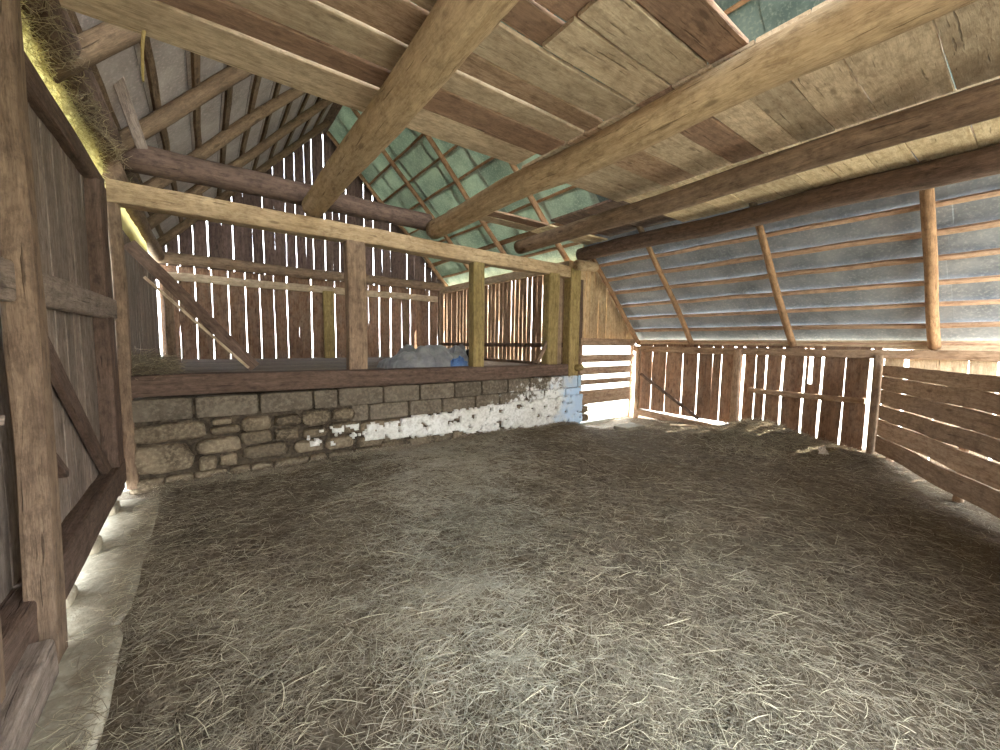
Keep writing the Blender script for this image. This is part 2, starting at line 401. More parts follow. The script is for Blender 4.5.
# ------------------------------------------------------------------ walls
def planks_v(b, axis, fixed, a0, a1, zb, zt, wmin, wmax, gmin, gmax, t=.026, lean=.012, skip=None, wob=.05, wide=.12):
    """vertical boards along axis x or y; zb, zt numbers or functions"""
    a = a0
    while a < a1-.04:
        w = U(wmin, wmax); w = min(w, a1-a); m = a+w/2
        z0 = zb(m) if callable(zb) else zb; z1 = zt(m) if callable(zt) else zt
        if z1-z0 > .08 and not (skip and skip(m)):
            j0, j1 = U(-lean, lean), U(-lean, lean); jt = U(-.004, .004)
            if axis == 'x': b.board((m+j0, fixed+jt, z0), (m+j1, fixed+jt, z1), w, t, side=(1, 0, 0), wob=wob)
            else: b.board((fixed+jt, m+j0, z0), (fixed+jt, m+j1, z1), w, t, side=(0, 1, 0), wob=wob)
        a += w+(U(gmin, gmax) if random.random() > wide else U(gmax, gmax*1.8))

# left wall: boards (near bay)
w = struct('wall_left', (XW, 2, 0))
b = MB(); planks_v(b, 'y', XW, YB, 5.55, .16, lambda y: 3.05+U(-.03, .03), .16, .24, .002, .006, lean=.004, wob=.012, wide=.07)
b.build('board_panel', 'grey', w)
b = MB(); planks_v(b, 'y', XW, 5.62, YG, 1.0, 3.1, .16, .24, .002, .01, lean=.006, wob=.02)
b.build('board_panel', 'grey', w)
# far gable wall, lower boards and upper boards
w = struct('wall_far', (2.7, YG, 0))
b = MB(); planks_v(b, 'x', YG+.06, -.78, 6.2, .7, 3.2, .26, .33, .006, .02, lean=.010, wob=.06, wide=.08)
b.build('board_panel', 'red', w)
b = MB(); planks_v(b, 'x', YG+.1, -.8, 6.3, 3.2, lambda x: min(zl(x), zr(x))+.30, .17, .28, .002, .016, lean=.006, wob=.06, wide=.06)
b.build('gable_board_panel', 'purple', w)
# far right wall of the far bay, narrow boards
w = struct('wall_far_right', (6.15, 8.5, 0))
b = MB(); planks_v(b, 'y', 6.22, 5.7, YG, .7, 3.2, .12, .17, .010, .022, lean=.012, wob=.08)
b.build('board_panel', 'fence', w)
# eave wall on the right
w = struct('wall_right', (7.93, 3, 0))
b = MB()
edges = [(5.4, 5.1), (5.07, 4.77), (4.74, 4.40), (4.36, 4.08), (4.05, 3.79), (3.77, 3.63), (3.60, 3.41), (3.36, 3.25), (3.21, 3.03), (3.0, 2.86), (2.83, 2.61), (2.585, 2.31), (2.04, 1.78), (1.755, 1.49), (1.455, 1.36)]
for (ya, yb) in edges:
    b.board((7.96, (ya+yb)/2+U(-.01, .01), .12 if ya > 3.4 else .02), (7.96, (ya+yb)/2+U(-.01, .01), 1.6), ya-yb+(.012 if ya > 3.4 else .0), .026, side=(0, 1, 0), wob=.05, taper=U(.94, 1.03))
b.board((7.96, 2.172, .02), (7.96, 2.172, .98), .2, .026, side=(0, 1, 0))
b.board((7.96, 2.255, .98), (7.96, 2.255, 1.6), .04, .026, side=(0, 1, 0)); b.board((7.96, 2.125, .98), (7.96, 2.125, 1.6), .11, .026, side=(0, 1, 0))  # notch added between these pieces so a sun patch reaches the hay
b.build('board_panel', 'red', w)
b = MB(); planks_v(b, 'y', 7.97, -.2, 1.32, -.02, 1.55, .2, .32, .01, .03)  # same wall in paler wood, sunlight put into the colour
b.build('board_panel', 'loft', w, label='boards beyond the fence, sunlight put into their pale colour')
# triangular boarding over the slatted gate
w = struct('wall_side_gable', (7, 5.5, 0))
b = MB(); planks_v(b, 'x', 5.62, 6.2, 8.0, 1.66, lambda x: zr(x)+.2, .10, .16, .005, .014)
b.build('board_panel', 'log', w)
# back wall behind the camera, with the big doorway left of centre
YD = -.6
w = struct('wall_back', (3, YD, 0))
b = MB(); planks_v(b, 'x', YD, 2.3, 6.1, 0., 3.2, .18, .28, .004, .012); planks_v(b, 'x', YD, -.8, .4, 0., 3.2, .18, .28, .003, .01)
planks_v(b, 'x', YD, .4, 2.3, 2.5, 3.2, .18, .28, .003, .01)
b.build('board_panel', 'grey', w)

# ------------------------------------------------------------------ stone and block wall under the plate
w = struct('wall_middle', (2.7, 5.6, 0))
b = MB(); b.box((2.73, 5.72, .36), (6.86, .34, 1.16), 1.); b.build('mortar_core', 'mortar', w)
b = MB()
x = -.68
for q in (.55, .62, .60, .30, .62, .56, .6, .52, .55, .5, .5, .36, .42, .3):
    x1 = min(6.15, x+q)
    if x1-x > .1: b.stone(((x+x1)/2, 5.565, .83+U(-.006, .006)), (x1-x-.022, .16, .235), 14, .02, 12, tint=U(.85, 1.1))
    x = x1
x = 1.55
for q in (.25, .6, .55, .62, .5, .6, .45, .55, .5):
    x1 = min(6.15, x+q)
    if x1-x > .1: b.stone(((x+x1)/2, 5.57, .595+U(-.008, .008)), (x1-x-.026, .16, .22), 14, .03, 12, tint=U(.8, 1.05))
    x = x1
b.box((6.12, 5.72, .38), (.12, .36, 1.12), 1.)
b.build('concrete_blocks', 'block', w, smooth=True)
b = MB()
R_ = [(-.68, -.02, .47, .69), (-.68, -.16, .14, .46), (-.13, .3, .28, .47), (-.12, .06, .10, .27), (.08, .26, .12, .27), (.0, .3, .50, .60), (.3, .62, .50, .68), (.02, .22, .61, .69), (.28, .62, .34, .50), (.3, .8, .16, .33),
      (.64, .95, .52, .66), (.64, .92, .34, .50), (.95, 1.3, .48, .69), (.95, 1.25, .33, .46), (.84, 1.2, .15, .31), (1.3, 1.62, .52, .68), (1.28, 1.7, .33, .50), (1.22, 1.6, .14, .31), (1.65, 2.1, .28, .47), (1.62, 2.0, .1, .27)]
for (xa, xb, za, zb_) in R_:
    b.stone(((xa+xb)/2, 5.56, (za+zb_)/2), (xb-xa-.012, .2, zb_-za-.008), 4, .16, 12)
x = 2.0
while x < 6.1:
    l = U(.25, .5)
    for z in (.06, .22, .38): b.stone((x+l/2+U(-.05, .05), 5.58, z+U(-.02, .02)), (l, .18, .16), 4, .16, 10)
    x += l
x = -.7
while x < 2.:
    l = U(.2, .45); b.stone((x+l/2, 5.56, .03), (l, .2, .15), 4, .16, 10); x += l
b.build('rubble_stones', 'rubble', w, smooth=True)
# lime plaster remains: a lumpy sheet with ragged edges, standing proud of the stones
b = MB(); dx = .028; nx = int(5.15/dx); nz = int(.86/dx); idx = {}
def keep(x, z):
    a = max(0, (x-1.6)/4.5)
    top = .42+.16*a+.09*noise.noise((x*2.2, 0, 0))+.05*noise.noise((x*9, 0, 2)); bot = .22-.30*a+.07*noise.noise((x*3, 5, 0))+.03*noise.noise((x*11, 5, 0))
    hole = noise.noise((x*7, z*8, 4))+.5*noise.noise((x*19, z*19, 1))
    return bot < z < top and hole < .34 and (x > 1.75 or hole < -.12+.1*(x-1.))
def pv(i, j, back):
    k = (i, j, back)
    if k not in idx:
        x, z = 1.+i*dx, -.1+j*dx
        d = .018*noise.noise((x*5, z*6, 0))+.012*noise.noise((x*16, z*16, 3))
        idx[k] = len(b.v); b.v.append((x+.008*noise.noise((x*30, z*30, 9)), 5.50 if back else 5.445+d, z+.008*noise.noise((x*30, z*30, 2)))); b.g.append((x, 0, z)); b.t.append(1.)
    return idx[k]
kp = {(i, j) for i in range(nx) for j in range(nz) if keep(1.+i*dx, -.1+j*dx)}
for (i, j) in kp:
    b.f.append((pv(i, j, 0), pv(i+1, j, 0), pv(i+1, j+1, 0), pv(i, j+1, 0)))
    for (ni, nj, A, B) in ((i-1, j, (i, j), (i, j+1)), (i+1, j, (i+1, j+1), (i+1, j)), (i, j-1, (i+1, j), (i, j)), (i, j+1, (i, j+1), (i+1, j+1))):
        if (ni, nj) not in kp: b.f.append((pv(*A, 0), pv(*B, 0), pv(*B, 1), pv(*A, 1)))
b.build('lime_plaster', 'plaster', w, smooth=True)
pts = [(U(-.5, 6.0), 5.38+U(-.1, .1), 0) for _ in range(5000)]
pts = [(x, y, gh(x, y)+U(.0, .05)) for x, y, _ in pts]
strands('hay_drift', pts, 'straw', 'hay drifted up along the foot of the stone wall', 'hay', (.05, .16), .002, flat=.4, curl=.5)

# ------------------------------------------------------------------ roof
def roof(name, side, ya, yb, xa, xb, pitch, sheet, bat, bt, lap=.022, bw=.055, slen=1.15):
    """sheets in lapped courses on battens; side=+1 right slope, -1 left slope"""
    w = struct(name, ((xa+xb)/2, ya, 3)); Z = zr if side > 0 else zl
    nrm = Vector((SL*side, 0, 1)).normalized(); b = MB(); n = int(round(abs(xb-xa)/pitch)); dxx = (xb-xa)/n
    for i in range(n):
        x0 = xa+i*dxx; x1 = x0+dxx*1.16
        y = ya; j = 0
        while y < yb-.02:
            l = min(slen+U(-.02, .02), yb-y)
            off0 = .066+.001*(j % 2)*7; off1 = off0+lap
            A = Vector((x0, y-.03, Z(x0)))+nrm*off1; B = Vector((x1, y-.03, Z(x1)))+nrm*off0
            if side > 0: A = Vector((x0, y-.03, Z(x0)))+nrm*off0; B = Vector((x1, y-.03, Z(x1)))+nrm*off1
            mid0, mid1 = A, B
            b.board(mid0+Vector((0, l/2, 0)), mid1+Vector((0, l/2, 0)), l+.12, .007, side=(0, 1, 0), warp=0, wob=0, seg=9, ch=.001, tint=U(.88, 1.08))
            y += l; j += 1
    b.build('roof_sheets', sheet, w)
    for i in range(n+1):
        x = xa+i*dxx; p = Vector((x, ya, Z(x)))+nrm*.04
        b = MB(); q = Vector((x, yb, Z(x)))+nrm*.04
        b.board(p, q, bw*U(.8, 1.35), .04, side=Vector((side, 0, -SL)), warp=.012, wob=.22, seg=.3, tint=U(.75, 1.1))
        b.build(bt, bat, w)
    return w
roof('ceiling_right_eave', 1, YB, 5.58, 5.75, 7.98, .2475, 'sheet_grey', 'batten', 'batten', lap=.05, bw=.06)
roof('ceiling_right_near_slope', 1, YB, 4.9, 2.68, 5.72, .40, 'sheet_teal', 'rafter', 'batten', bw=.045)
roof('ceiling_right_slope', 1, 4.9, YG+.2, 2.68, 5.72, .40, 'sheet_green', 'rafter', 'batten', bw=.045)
roof('ceiling_right_far_eave', 1, 5.6, YG+.2, 5.75, 6.4, .32, 'sheet_green', 'rafter', 'batten')
roof('ceiling_left_slope', -1, YB, YG+.2, 2.72, -.94, .33, 'sheet_brown', 'darkrafter', 'batten', bw=.085, slen=99)
one('ridge_cap', 'beam', ((XR, YB, ZR+.05), (XR, YG+.2, ZR+.05), .25, .1), 'darkbeam', 'dark ridge timber capping the roof at its highest line', 'ridge beam')

def rafter(x0, z0, x1, z1, y, r, mat, label, group):
    one('rafter', 'log', ((x0, y, z0), (x1, y, z1), r, r*.85), mat, label, 'rafter', group, smooth=True, seg=.2, m=10, bend=.05)
n = 0
for y, lab in ((.85, 'thick pale rafter pole standing free on the right eave, above the fence'), (2.47, 'crooked pale rafter pole on the right eave, over the hay heap'), (4.2, 'thin pale rafter pole on the right eave, nearer the slatted gate')):
    r = .066 if y < 1 else (.055 if y < 3 else .05)
    rafter(7.93, zr(7.93)-.055, 6.15, zr(6.15)-.055, y, r, 'rafter', lab, 'rafter poles under the right slope')
    rafter(6.15, zr(6.15)-.055, 2.75, zr(2.75)-.055, y, .05, 'darkrafter', {.85: 'upper rafter pole above the loft boards, nearest the back wall', 2.47: 'upper rafter pole hidden above the middle of the loft boards', 4.2: 'upper rafter pole above the loft boards, next to the open loft edge'}[y], 'rafter poles under the right slope')
rafter(7.93, zr(7.93)-.055, 6.2, zr(6.2)-.055, 5.44, .05, 'rafter', 'end rafter pole against the triangular boarding over the slatted gate', 'rafter poles under the right slope')
for y, lab in ((6.1, 'first dark rafter pole on the green roof slope, nearest the plate beam'), (7.85, 'second dark rafter pole on the green roof slope beyond the loft edge'), (9.6, 'third dark rafter pole on the green roof slope, towards the far gable'), (11.35, 'last dark rafter pole on the green roof slope, against the far gable')):
    rafter(6.25, zr(6.25)-.055, 2.75, zr(2.75)-.055, y, .06, 'rafter', lab, 'rafter poles under the right slope')
for y, lab in ((5.7, 'nearest rafter pole on the left roof slope, thick and grey-brown'), (7.45, 'second rafter pole on the left roof slope'), (9.05, 'third rafter pole on the left roof slope'), (10.8, 'farthest rafter pole on the left roof slope, beside the far gable'), (4.1, 'left slope rafter pole right above the loft edge, partly hidden by its long pale board')):
    rafter(-.8, zl(-.8)-.07, 2.65, zl(2.65)-.07, y, .082, 'darkrafter', lab, 'rafter poles under the left slope')

# ------------------------------------------------------------------ frame timbers
one('plate_beam', 'beam', ((-.72, 5.62, 3.03), (6.2, 5.62, 2.97), .22, .22), 'log', 'long squared tan plate beam carried by the posts above the stone wall', 'beam', rough=.016)
one('cross_beam', 'log', ((-.7, 5.95, 3.53), (2.95, 5.95, 3.48), .15, .13), 'darkbeam', 'thick dark brown tie log lying above the plate beam, left of the second joist', 'beam', smooth=True, tint=.72)
one('sill_beam', 'beam', ((-.7, 5.62, 1.085), (5.75, 5.62, 1.06), .24, .23), 'darkbeam', 'dark brown sill beam lying along the top of the block wall', 'beam')
one('frame_post', 'beam', ((1.67, 5.6, 1.2), (1.67, 5.6, 2.95), .25, .17), 'beam', 'left one of the posts on the sill beam, standing alone', 'post', 'posts on the sill beam', up=(0, 1, 0))
one('frame_post', 'beam', ((3.64, 5.6, 1.18), (3.64, 5.6, 2.9), .22, .17), 'yellow', 'middle post on the sill beam, right of the tarp bundle', 'post', 'posts on the sill beam', up=(0, 1, 0))
one('frame_post', 'beam', ((5.33, 5.6, 1.0), (5.33, 5.6, 2.9), .27, .18), 'yellow', 'yellowish post left of the narrow dark plank near the end of the stone wall', 'post', 'posts on the sill beam', up=(0, 1, 0))
one('frame_plank', 'board', ((5.6, 5.66, .95), (5.6, 5.66, 2.88), .17, .04), 'beam', 'narrow brown plank wedged upright between the two end posts', 'plank', side=(1, 0, 0))
one('frame_post', 'beam', ((5.9, 5.6, .93), (5.9, 5.6, 3.05), .28, .2), 'yellow', 'yellowish end post at the right end of the stone wall', 'post', 'posts on the sill beam', up=(0, 1, 0))
one('frame_plank', 'board', ((6.13, 5.58, .95), (6.13, 5.58, 3.1), .1, .05), 'darkbeam', 'dark narrow plank nailed to the right side of the end post', 'plank', side=(1, 0, 0))
one('wooden_peg', 'log', ((5.98, 5.52, 1.1), (5.98, 5.36, 1.12), .07, .06), 'yellow', 'short stub of round wood sticking out at the foot of the end post', 'peg', smooth=True, bend=0)
one('knee_brace', 'board', ((4.95, 5.56, 1.2), (5.22, 5.56, 1.62), .07, .05), 'beam', 'short slanting strut at the foot of the yellowish post right of the tarp', 'brace', side=(1, 0, 0))
one('eave_log', 'log', ((5.75, 5.35, 3.08), (6.35, 5.42, 3.12), .1, .09), 'log', 'pale rounded log stub resting on the end post under the last joist', 'beam', smooth=True, bend=0)
# joists
J = [((1.16, YB, 3.37), (1.2, 5.75, 3.31), .145, .14, 'log', 'first ceiling joist from the left, a pale round log'),
     ((2.87, YB, 3.36), (2.92, 5.72, 3.31), .145, .14, 'log', 'second ceiling joist from the left, the thickest pale log'),
     ((4.55, YB, 3.375), (4.62, 5.72, 3.3), .13, .12, 'beam', 'third ceiling joist from the left, a brown log'),
     ((6.08, YB, 3.40), (6.1, 5.6, 3.35), .14, .13, 'darkbeam', 'rightmost ceiling joist, a dark log along the top of the grey roof sheets')]
for a, c_, r0, r1, m_, lab in J:
    one('ceiling_joist', 'log', (a, c_, r0, r1), m_, lab, 'joist', 'log joists carrying the loft boards', smooth=True, bend=.05, m=18)
# left wall timbers
one('wall_plate', 'beam', ((-.79, YB, 3.12), (-.79, 5.6, 3.08), .11, .17), 'darkbeam', 'lower dark wall plate on the left wall, under the yellow hay', 'beam')
one('wall_plate', 'log', ((-.70, YB, 3.56), (-.72, 7.6, 3.56), .13, .12), 'darkbeam', 'upper round wall plate of the left wall, above the yellow hay', 'beam', smooth=True)
one('wall_plate', 'log', ((-.75, 5.8, 3.35), (-.75, YG, 3.35), .13, .12), 'beam', 'grey round plate on the left wall of the far bay', 'beam', smooth=True)
one('girt_rail', 'beam', ((-.74, YB, 1.84), (-.74, 5.55, 1.87), .07, .2), 'grey', 'weathered rail running along the left board wall at head height', 'rail')
one('sill_beam', 'beam', ((-.76, YB, .20), (-.76, 5.4, .26), .14, .26), 'darkbeam', 'low dark sill timber at the foot of the left board wall', 'beam')
one('corner_post', 'beam', ((-.66, 5.52, .03), (-.69, 5.62, 2.95), .13, .1), 'beam', 'slim brown post in the corner where the left wall meets the stone wall', 'post', up=(1, 0, 0))
one('corner_post', 'beam', ((-.76, 5.2, .1), (-.76, 5.25, 3.0), .3, .12), 'darkbeam', 'dark post just before the corner of the left wall', 'post', up=(1, 0, 0))
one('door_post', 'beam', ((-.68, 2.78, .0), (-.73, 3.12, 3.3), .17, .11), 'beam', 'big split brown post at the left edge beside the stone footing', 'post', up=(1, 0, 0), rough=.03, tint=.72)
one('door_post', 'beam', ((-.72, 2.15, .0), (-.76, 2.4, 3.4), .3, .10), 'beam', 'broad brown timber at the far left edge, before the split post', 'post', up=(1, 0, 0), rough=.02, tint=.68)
one('base_timber', 'beam', ((-.68, 1.2, .08), (-.68, 2.6, .12), .14, .2), 'grey', 'rough timber lying on the footing in the bottom left corner', 'beam')
one('wooden_peg', 'log', ((-.72, 2.28, 1.29), (-.62, 2.3, 1.28), .022, .02), 'grey', 'thin wooden peg sticking out of the broad timber at the left edge', 'peg', smooth=True, bend=0)
one('wall_brace', 'board', ((-.765, 3.2, 1.75), (-.765, 5.05, .3), .13, .04), 'darkbeam', 'long dark diagonal brace on the left board wall below the rail', 'brace', up=(1, 0, 0))
one('wall_brace', 'board', ((-.765, 3.12, 1.12), (-.765, 3.66, .72), .05, .05), 'darkbeam', 'short dark diagonal stick on the left board wall beside the split post', 'brace', up=(1, 0, 0))
one('leaning_plank', 'board', ((-.6, 4.75, 4.15), (-.42, 5.3, 3.42), .09, .03), 'grey', 'pale bluish plank leaning up under the left roof slope', 'plank', side=(1, .3, 0))
# far bay timbers
one('tie_log', 'log', ((-.8, YG-.15, 3.33), (6.3, YG-.15, 3.30), .13, .12), 'beam', 'round log running across the far gable between its two rows of boards', 'beam', smooth=True)
one('gable_rail', 'beam', ((-.8, YG-.02, 2.95), (6.2, YG-.02, 2.93), .1, .18), 'loft', 'squared rail under the round log on the far gable', 'rail')
one('gable_sill', 'beam', ((-.8, YG-.05, 1.03), (6.2, YG-.05, 1.03), .12, .16), 'grey', 'grey sill at the foot of the far gable boards', 'beam')
one('gable_post', 'beam', ((-.62, YG-.1, 1.1), (-.62, YG-.1, 2.9), .16, .12), 'beam', 'post in the left corner of the far gable', 'post', 'posts of the far gable', up=(0, 1, 0))
one('gable_post', 'beam', ((2.72, YG-.1, 1.1), (2.72, YG-.1, 2.9), .28, .12), 'yellow', 'yellowish post in the middle of the far gable', 'post', 'posts of the far gable', up=(0, 1, 0))
one('gable_post', 'beam', ((6.1, YG-.1, 1.1), (6.1, YG-.1, 3.2), .16, .12), 'beam', 'post in the right corner of the far gable', 'post', 'posts of the far gable', up=(0, 1, 0))
one('side_plate', 'beam', ((6.12, 5.85, 3.2), (6.12, YG, 3.2), .14, .18), 'loft', 'pale plate along the top of the slatted right wall of the far bay', 'beam')
one('side_rail', 'beam', ((6.14, 5.85, 1.55), (6.14, YG, 1.5), .05, .1), 'darkbeam', 'low dark rail along the slatted right wall of the far bay', 'rail')
one('side_sill', 'beam', ((6.1, 5.85, 1.1), (6.1, YG, 1.05), .14, .16), 'darkbeam', 'sill along the foot of the slatted right wall of the far bay', 'beam')
one('bay_brace', 'board', ((-.62, 5.9, 2.6), (.5, 5.9, 1.24), .13, .05), 'darkbeam', 'broad diagonal brace rising to the left behind the sill beam', 'brace', side=(1, 0, 1))
one('bay_brace', 'board', ((-.5, 5.8, 2.25), (.42, 5.8, 1.24), .03, .04), 'loft', 'thin pale strip painted as the lit edge of the broad diagonal brace at the left', 'brace', side=(1, 0, 1))  # pale strip added for the light along the brace edge
# right eave timbers
one('eave_board', 'board', ((7.995, YB, 1.63), (7.995, 5.5, 1.625), .13, .02), 'loft', 'narrow pale board above the rail of the right wall, under the roof edge', 'board', side=(0, 0, 1), wob=.1)
one('eave_plate', 'beam', ((7.9, YB, 1.50), (7.9, 5.5, 1.485), .1, .13), 'fence', 'horizontal rail along the top of the right board wall under the grey roof', 'rail')
one('eave_rail', 'beam', ((7.9, 1.5, .79), (7.9, 3.1, .79), .07, .09), 'fence', 'short horizontal rail nailed across the right board wall near the corner post', 'rail')
one('eave_post', 'beam', ((7.86, 3.29, .0), (7.86, 3.29, 1.52), .12, .10), 'fence', 'squared pale post against the right board wall, behind the hay heap', 'post', up=(1, 0, 0))
one('eave_post', 'beam', ((7.84, 1.37, .0), (7.84, 1.37, 1.48), .1, .09), 'beam', 'brown corner post where the board fence meets the right wall', 'post', up=(1, 0, 0))
one('eave_post', 'beam', ((7.84, 5.36, -.1), (7.84, 5.36, 1.5), .1, .09), 'fence', 'post between the slatted gate and the right board wall', 'post', up=(1, 0, 0))
one('eave_brace', 'board', ((7.86, 5.3, .93), (7.86, 3.95, .12), .06, .04), 'darkbeam', 'thin dark diagonal brace low on the right board wall near the gate', 'brace', up=(1, 0, 0))
one('eave_sill', 'beam', ((7.86, 5.35, .06), (7.86, 3.3, -.02), .12, .14), 'fence', 'weathered sill at the foot of the right board wall near the gate', 'beam')

# slatted gate at the end of the aisle
g = tag(empty('slatted_gate', (7, 5.5, 0)), 'slatted wooden gate with bright gaps, right of the whitewashed wall end', 'gate')
b = MB()
for z, h in ((1.62, .16), (1.28, .16), (1.03, .165), (.795, .11), (.48, .29)):
    b.board((6.07, 5.5, z), (7.88, 5.5, z+.005), h, .03, side=(0, 0, 1), wob=.04)
b.build('slat_panel', 'fence', g)
for x in (6.13, 7.84):
    b = MB(); b.board((x, 5.54, .3 if x < 7 else -.1), (x, 5.54, 1.66), .08, .04, side=(1, 0, 0)); b.build('gate_stile', 'fence', g)

# board fence at the right
d = Vector((-.872, -.489, 0)); P0 = Vector((7.76, 1.30, 0)); nn = Vector((.489, -.872, 0))
g = tag(empty('board_fence', P0), 'weathered horizontal board fence angled out of the right corner, light in its gaps', 'fence')
zs = [(.09, .32), (.335, .565), (.582, .775), (.79, .99), (1.0, 1.185), (1.19, 1.345)]
for k, (za, zb_) in enumerate(zs):
    b = MB(); b.board(P0+Vector((0, 0, (za+zb_)/2)), P0+d*3.6+Vector((0, 0, (za+zb_)/2+U(-.01, .01))), zb_-za, .028, side=(0, 0, 1), wob=.05, warp=.015)
    b.build('fence_board', 'fence', g)
for t_ in (.25, 1.75, 3.3):
    b = MB(); b.beam(P0+d*t_+nn*.06+Vector((0, 0, 0)), P0+d*t_+nn*.06+Vector((0, 0, 1.3)), .09, .08, up=(0, 1, 0)); b.build('fence_post', 'fence', g)

# ------------------------------------------------------------------ loft boards (each laid loose over the joists)
ZB = 3.535
def loft(x0, x1, ya, yb, mat, label, z=ZB, t=.03, tint=None, skew=0.):
    b = MB(); y = (ya+yb)/2
    b.board((x0, y, z), (x1, y+skew, z), abs(yb-ya)-.008, t, side=(0, 1, 0), wob=.03, warp=.008, tint=tint)
    return tag(b.build('loft_board', mat, origin=(x0, y, z)), label, 'board', 'loose boards of the loft floor')
ordn = ['first', 'second', 'third', 'fourth', 'fifth', 'sixth', 'seventh', 'eighth', 'ninth', 'tenth', 'eleventh', 'twelfth', 'thirteenth', 'fourteenth', 'fifteenth', 'sixteenth', 'seventeenth', 'eighteenth']
def bay(lines, x0, x1, mats, where, tone=lambda k: 'greyish'):
    for k in range(len(lines)-1):
        m_ = mats[k % len(mats)]
        col = {'loft': 'pale', 'loftpale': 'bright cream', 'loftbrown': 'red-brown', 'beam': 'brown', 'fence': 'grey-brown'}[m_]
        loft(x0, x1, lines[k], lines[k+1], m_, f'{col} loft board {where}, {ordn[k]} from the open edge')
tail = [.9, .65, .4, .15, -.1, -.4, -.7, -1.0, -1.45]
# left part, reaching from the wall over the first joist
for k, (a, c_, m_, x1) in enumerate([(3.56, 3.18, 'loft', 2.8), (3.15, 2.93, 'loftbrown', 1.2), (2.91, 2.62, 'loft', 1.2), (2.6, 2.3, 'fence', 1.2), (2.28, 2.0, 'loft', 1.2), (1.98, 1.65, 'loft', 1.2), (1.63, 1.3, 'loft', 1.2), (1.28, 1.0, 'loft', 1.2), (.98, .6, 'loft', 1.2), (.58, .2, 'loft', 1.2), (.18, -.3, 'loft', 1.2), (-.32, -.9, 'loft', 1.2), (-.92, -1.45, 'loft', 1.2)]):
    loft(-.72, x1, a, c_, m_, ('long pale board along the open edge of the loft, left of the second joist' if k == 0 else f'loft board between the left wall and the first joist, {ordn[k]} from the open edge'))
for k, (a, c_, m_, x0) in enumerate([(3.21, 2.87, 'loftbrown', 1.22), (2.86, 2.63, 'loft', 1.22), (2.61, 2.41, 'fence', 1.22), (2.40, 2.10, 'loft', 1.22), (2.08, 1.79, 'loft', 1.85), (1.78, 1.51, 'loft', 1.85)]):
    loft(x0, 2.87, a, c_, m_, f'loft board between the first and second joist, {ordn[k+1]} from the open edge')
for k, (a, c_) in enumerate([(2.12, 1.9), (1.88, 1.62), (1.6, 1.27), (1.24, .9), (.88, .5), (.48, .1), (.08, -.4), (-.42, -1.0), (-1.02, -1.45)]):
    loft(1.1, 2.4 if k in (3, 4) else 2.87, a, c_, 'loftbrown', f'dark red-brown board of the raised second layer, {ordn[k]} from the overlapping pale boards', z=ZB+.04)
loft(1.95, 2.87, 1.50, 1.25, 'loftbrown', 'red-brown board beside the hole in the loft floor, left of the second joist')
bay([3.57, 3.22, 2.88, 2.5, 2.1, 1.795, 1.5, 1.229, .935, .52]+tail[3:], 2.9, 4.6, ['loft', 'loft', 'fence', 'loft', 'loftbrown', 'loft', 'loft', 'loft'], 'between the second and third joist')
bay([3.5, 3.2, 2.85, 2.5, 2.125, 1.78, 1.5, 1.19, .9, .5]+tail[3:], 4.63, 6.14, ['loftpale'], 'between the third and rightmost joist')
for k, (x0, x1, a, c_, m_) in enumerate([(3.0, 4.6, 5.45, 5.2, 'loft'), (3.0, 4.6, 5.18, 4.95, 'loftbrown'), (4.65, 6.12, 5.45, 5.2, 'loftpale'), (4.65, 6.12, 5.18, 4.95, 'loftpale')]):
    loft(x0, x1, a, c_, m_, ['pale loose board just above the plate beam, between second and third joist', 'brown loose board beside the pale one near the plate, between second and third joist', 'pale loose board just above the plate beam, left of the rightmost joist', 'pale loose board one step from the plate beam, left of the rightmost joist'][k])
loft(4.63, 6.14, 4.93, 4.25, 'darkbeam', 'wide dark board over the gap left of the rightmost joist', z=ZB+.06)
loft(4.63, 6.14, 4.23, 3.52, 'darkbeam', 'wide dark board over the gap, next to the bright boards', z=ZB+.06)

# ------------------------------------------------------------------ hay in the left eave, fibres
pts = []
b = MB(); y0 = 1.0
n = 70; o = 0
for i in range(n+1):
    y = 1.2+(6.0-1.2)*i/n
    for (dx_, dz) in ((-.80, 3.20), (-.775, 3.25), (-.77, 3.33), (-.775, 3.46), (-.87, 3.46), (-.9, 3.3), (-.87, 3.20)):
        q = .022*noise.noise((y*6, dx_*20, dz*20)); b.v.append((dx_+q, y, dz+q)); b.g.append((y, dx_, dz)); b.t.append(.5+.5*noise.noise((y*11, dz*9, 0)))
b._skin(0, n, 7)
tag(b.build('hay_strip', 'sunhay', smooth=True), 'yellow hay with sunlight in its colour, packed between the two plates of the left wall', 'hay', kind='stuff')
b = MB()
for i in range(31):
    y = 6.1+3.2*i/30
    for (dx_, dz) in ((-.78, 2.98), (-.74, 3.1), (-.76, 3.25), (-.86, 3.25), (-.88, 3.0)):
        q = .02*noise.noise((y*6, dx_*20, dz*20)); b.v.append((dx_+q, y, dz+q)); b.g.append((y, dx_, dz)); b.t.append(.5)
b._skin(0, 30, 5)
tag(b.build('hay_strip', 'sunhay', smooth=True), 'yellow hay with sunlight in its colour, in the left eave of the far bay, beyond the corner', 'hay', kind='stuff')
pts = [(-.70+U(-.07, .09), U(1.2, 7), 3.42+U(-.05, .04)) for _ in range(1100)]
strands('hanging_hay', pts, 'fibre', 'grey hay fibres hanging from the upper plate of the left wall', 'hay', (.05, .2), .002, flat=.9, curl=.8)
pts = [(U(-.7, 6.0), 5.66+U(-.1, .1), 3.15+U(-.01, .02)) for _ in range(250)]
pts = [(-.6+U(-.15, .3), 5.7+U(-.15, 1.2), 1.2+abs(RNG.normal(0, .07))) for _ in range(2500)]
strands('hay_tuft', pts, 'fibre', 'tuft of pale hay on the left end of the sill beam', 'hay', (.08, .26), .0025, flat=.5, curl=.6)

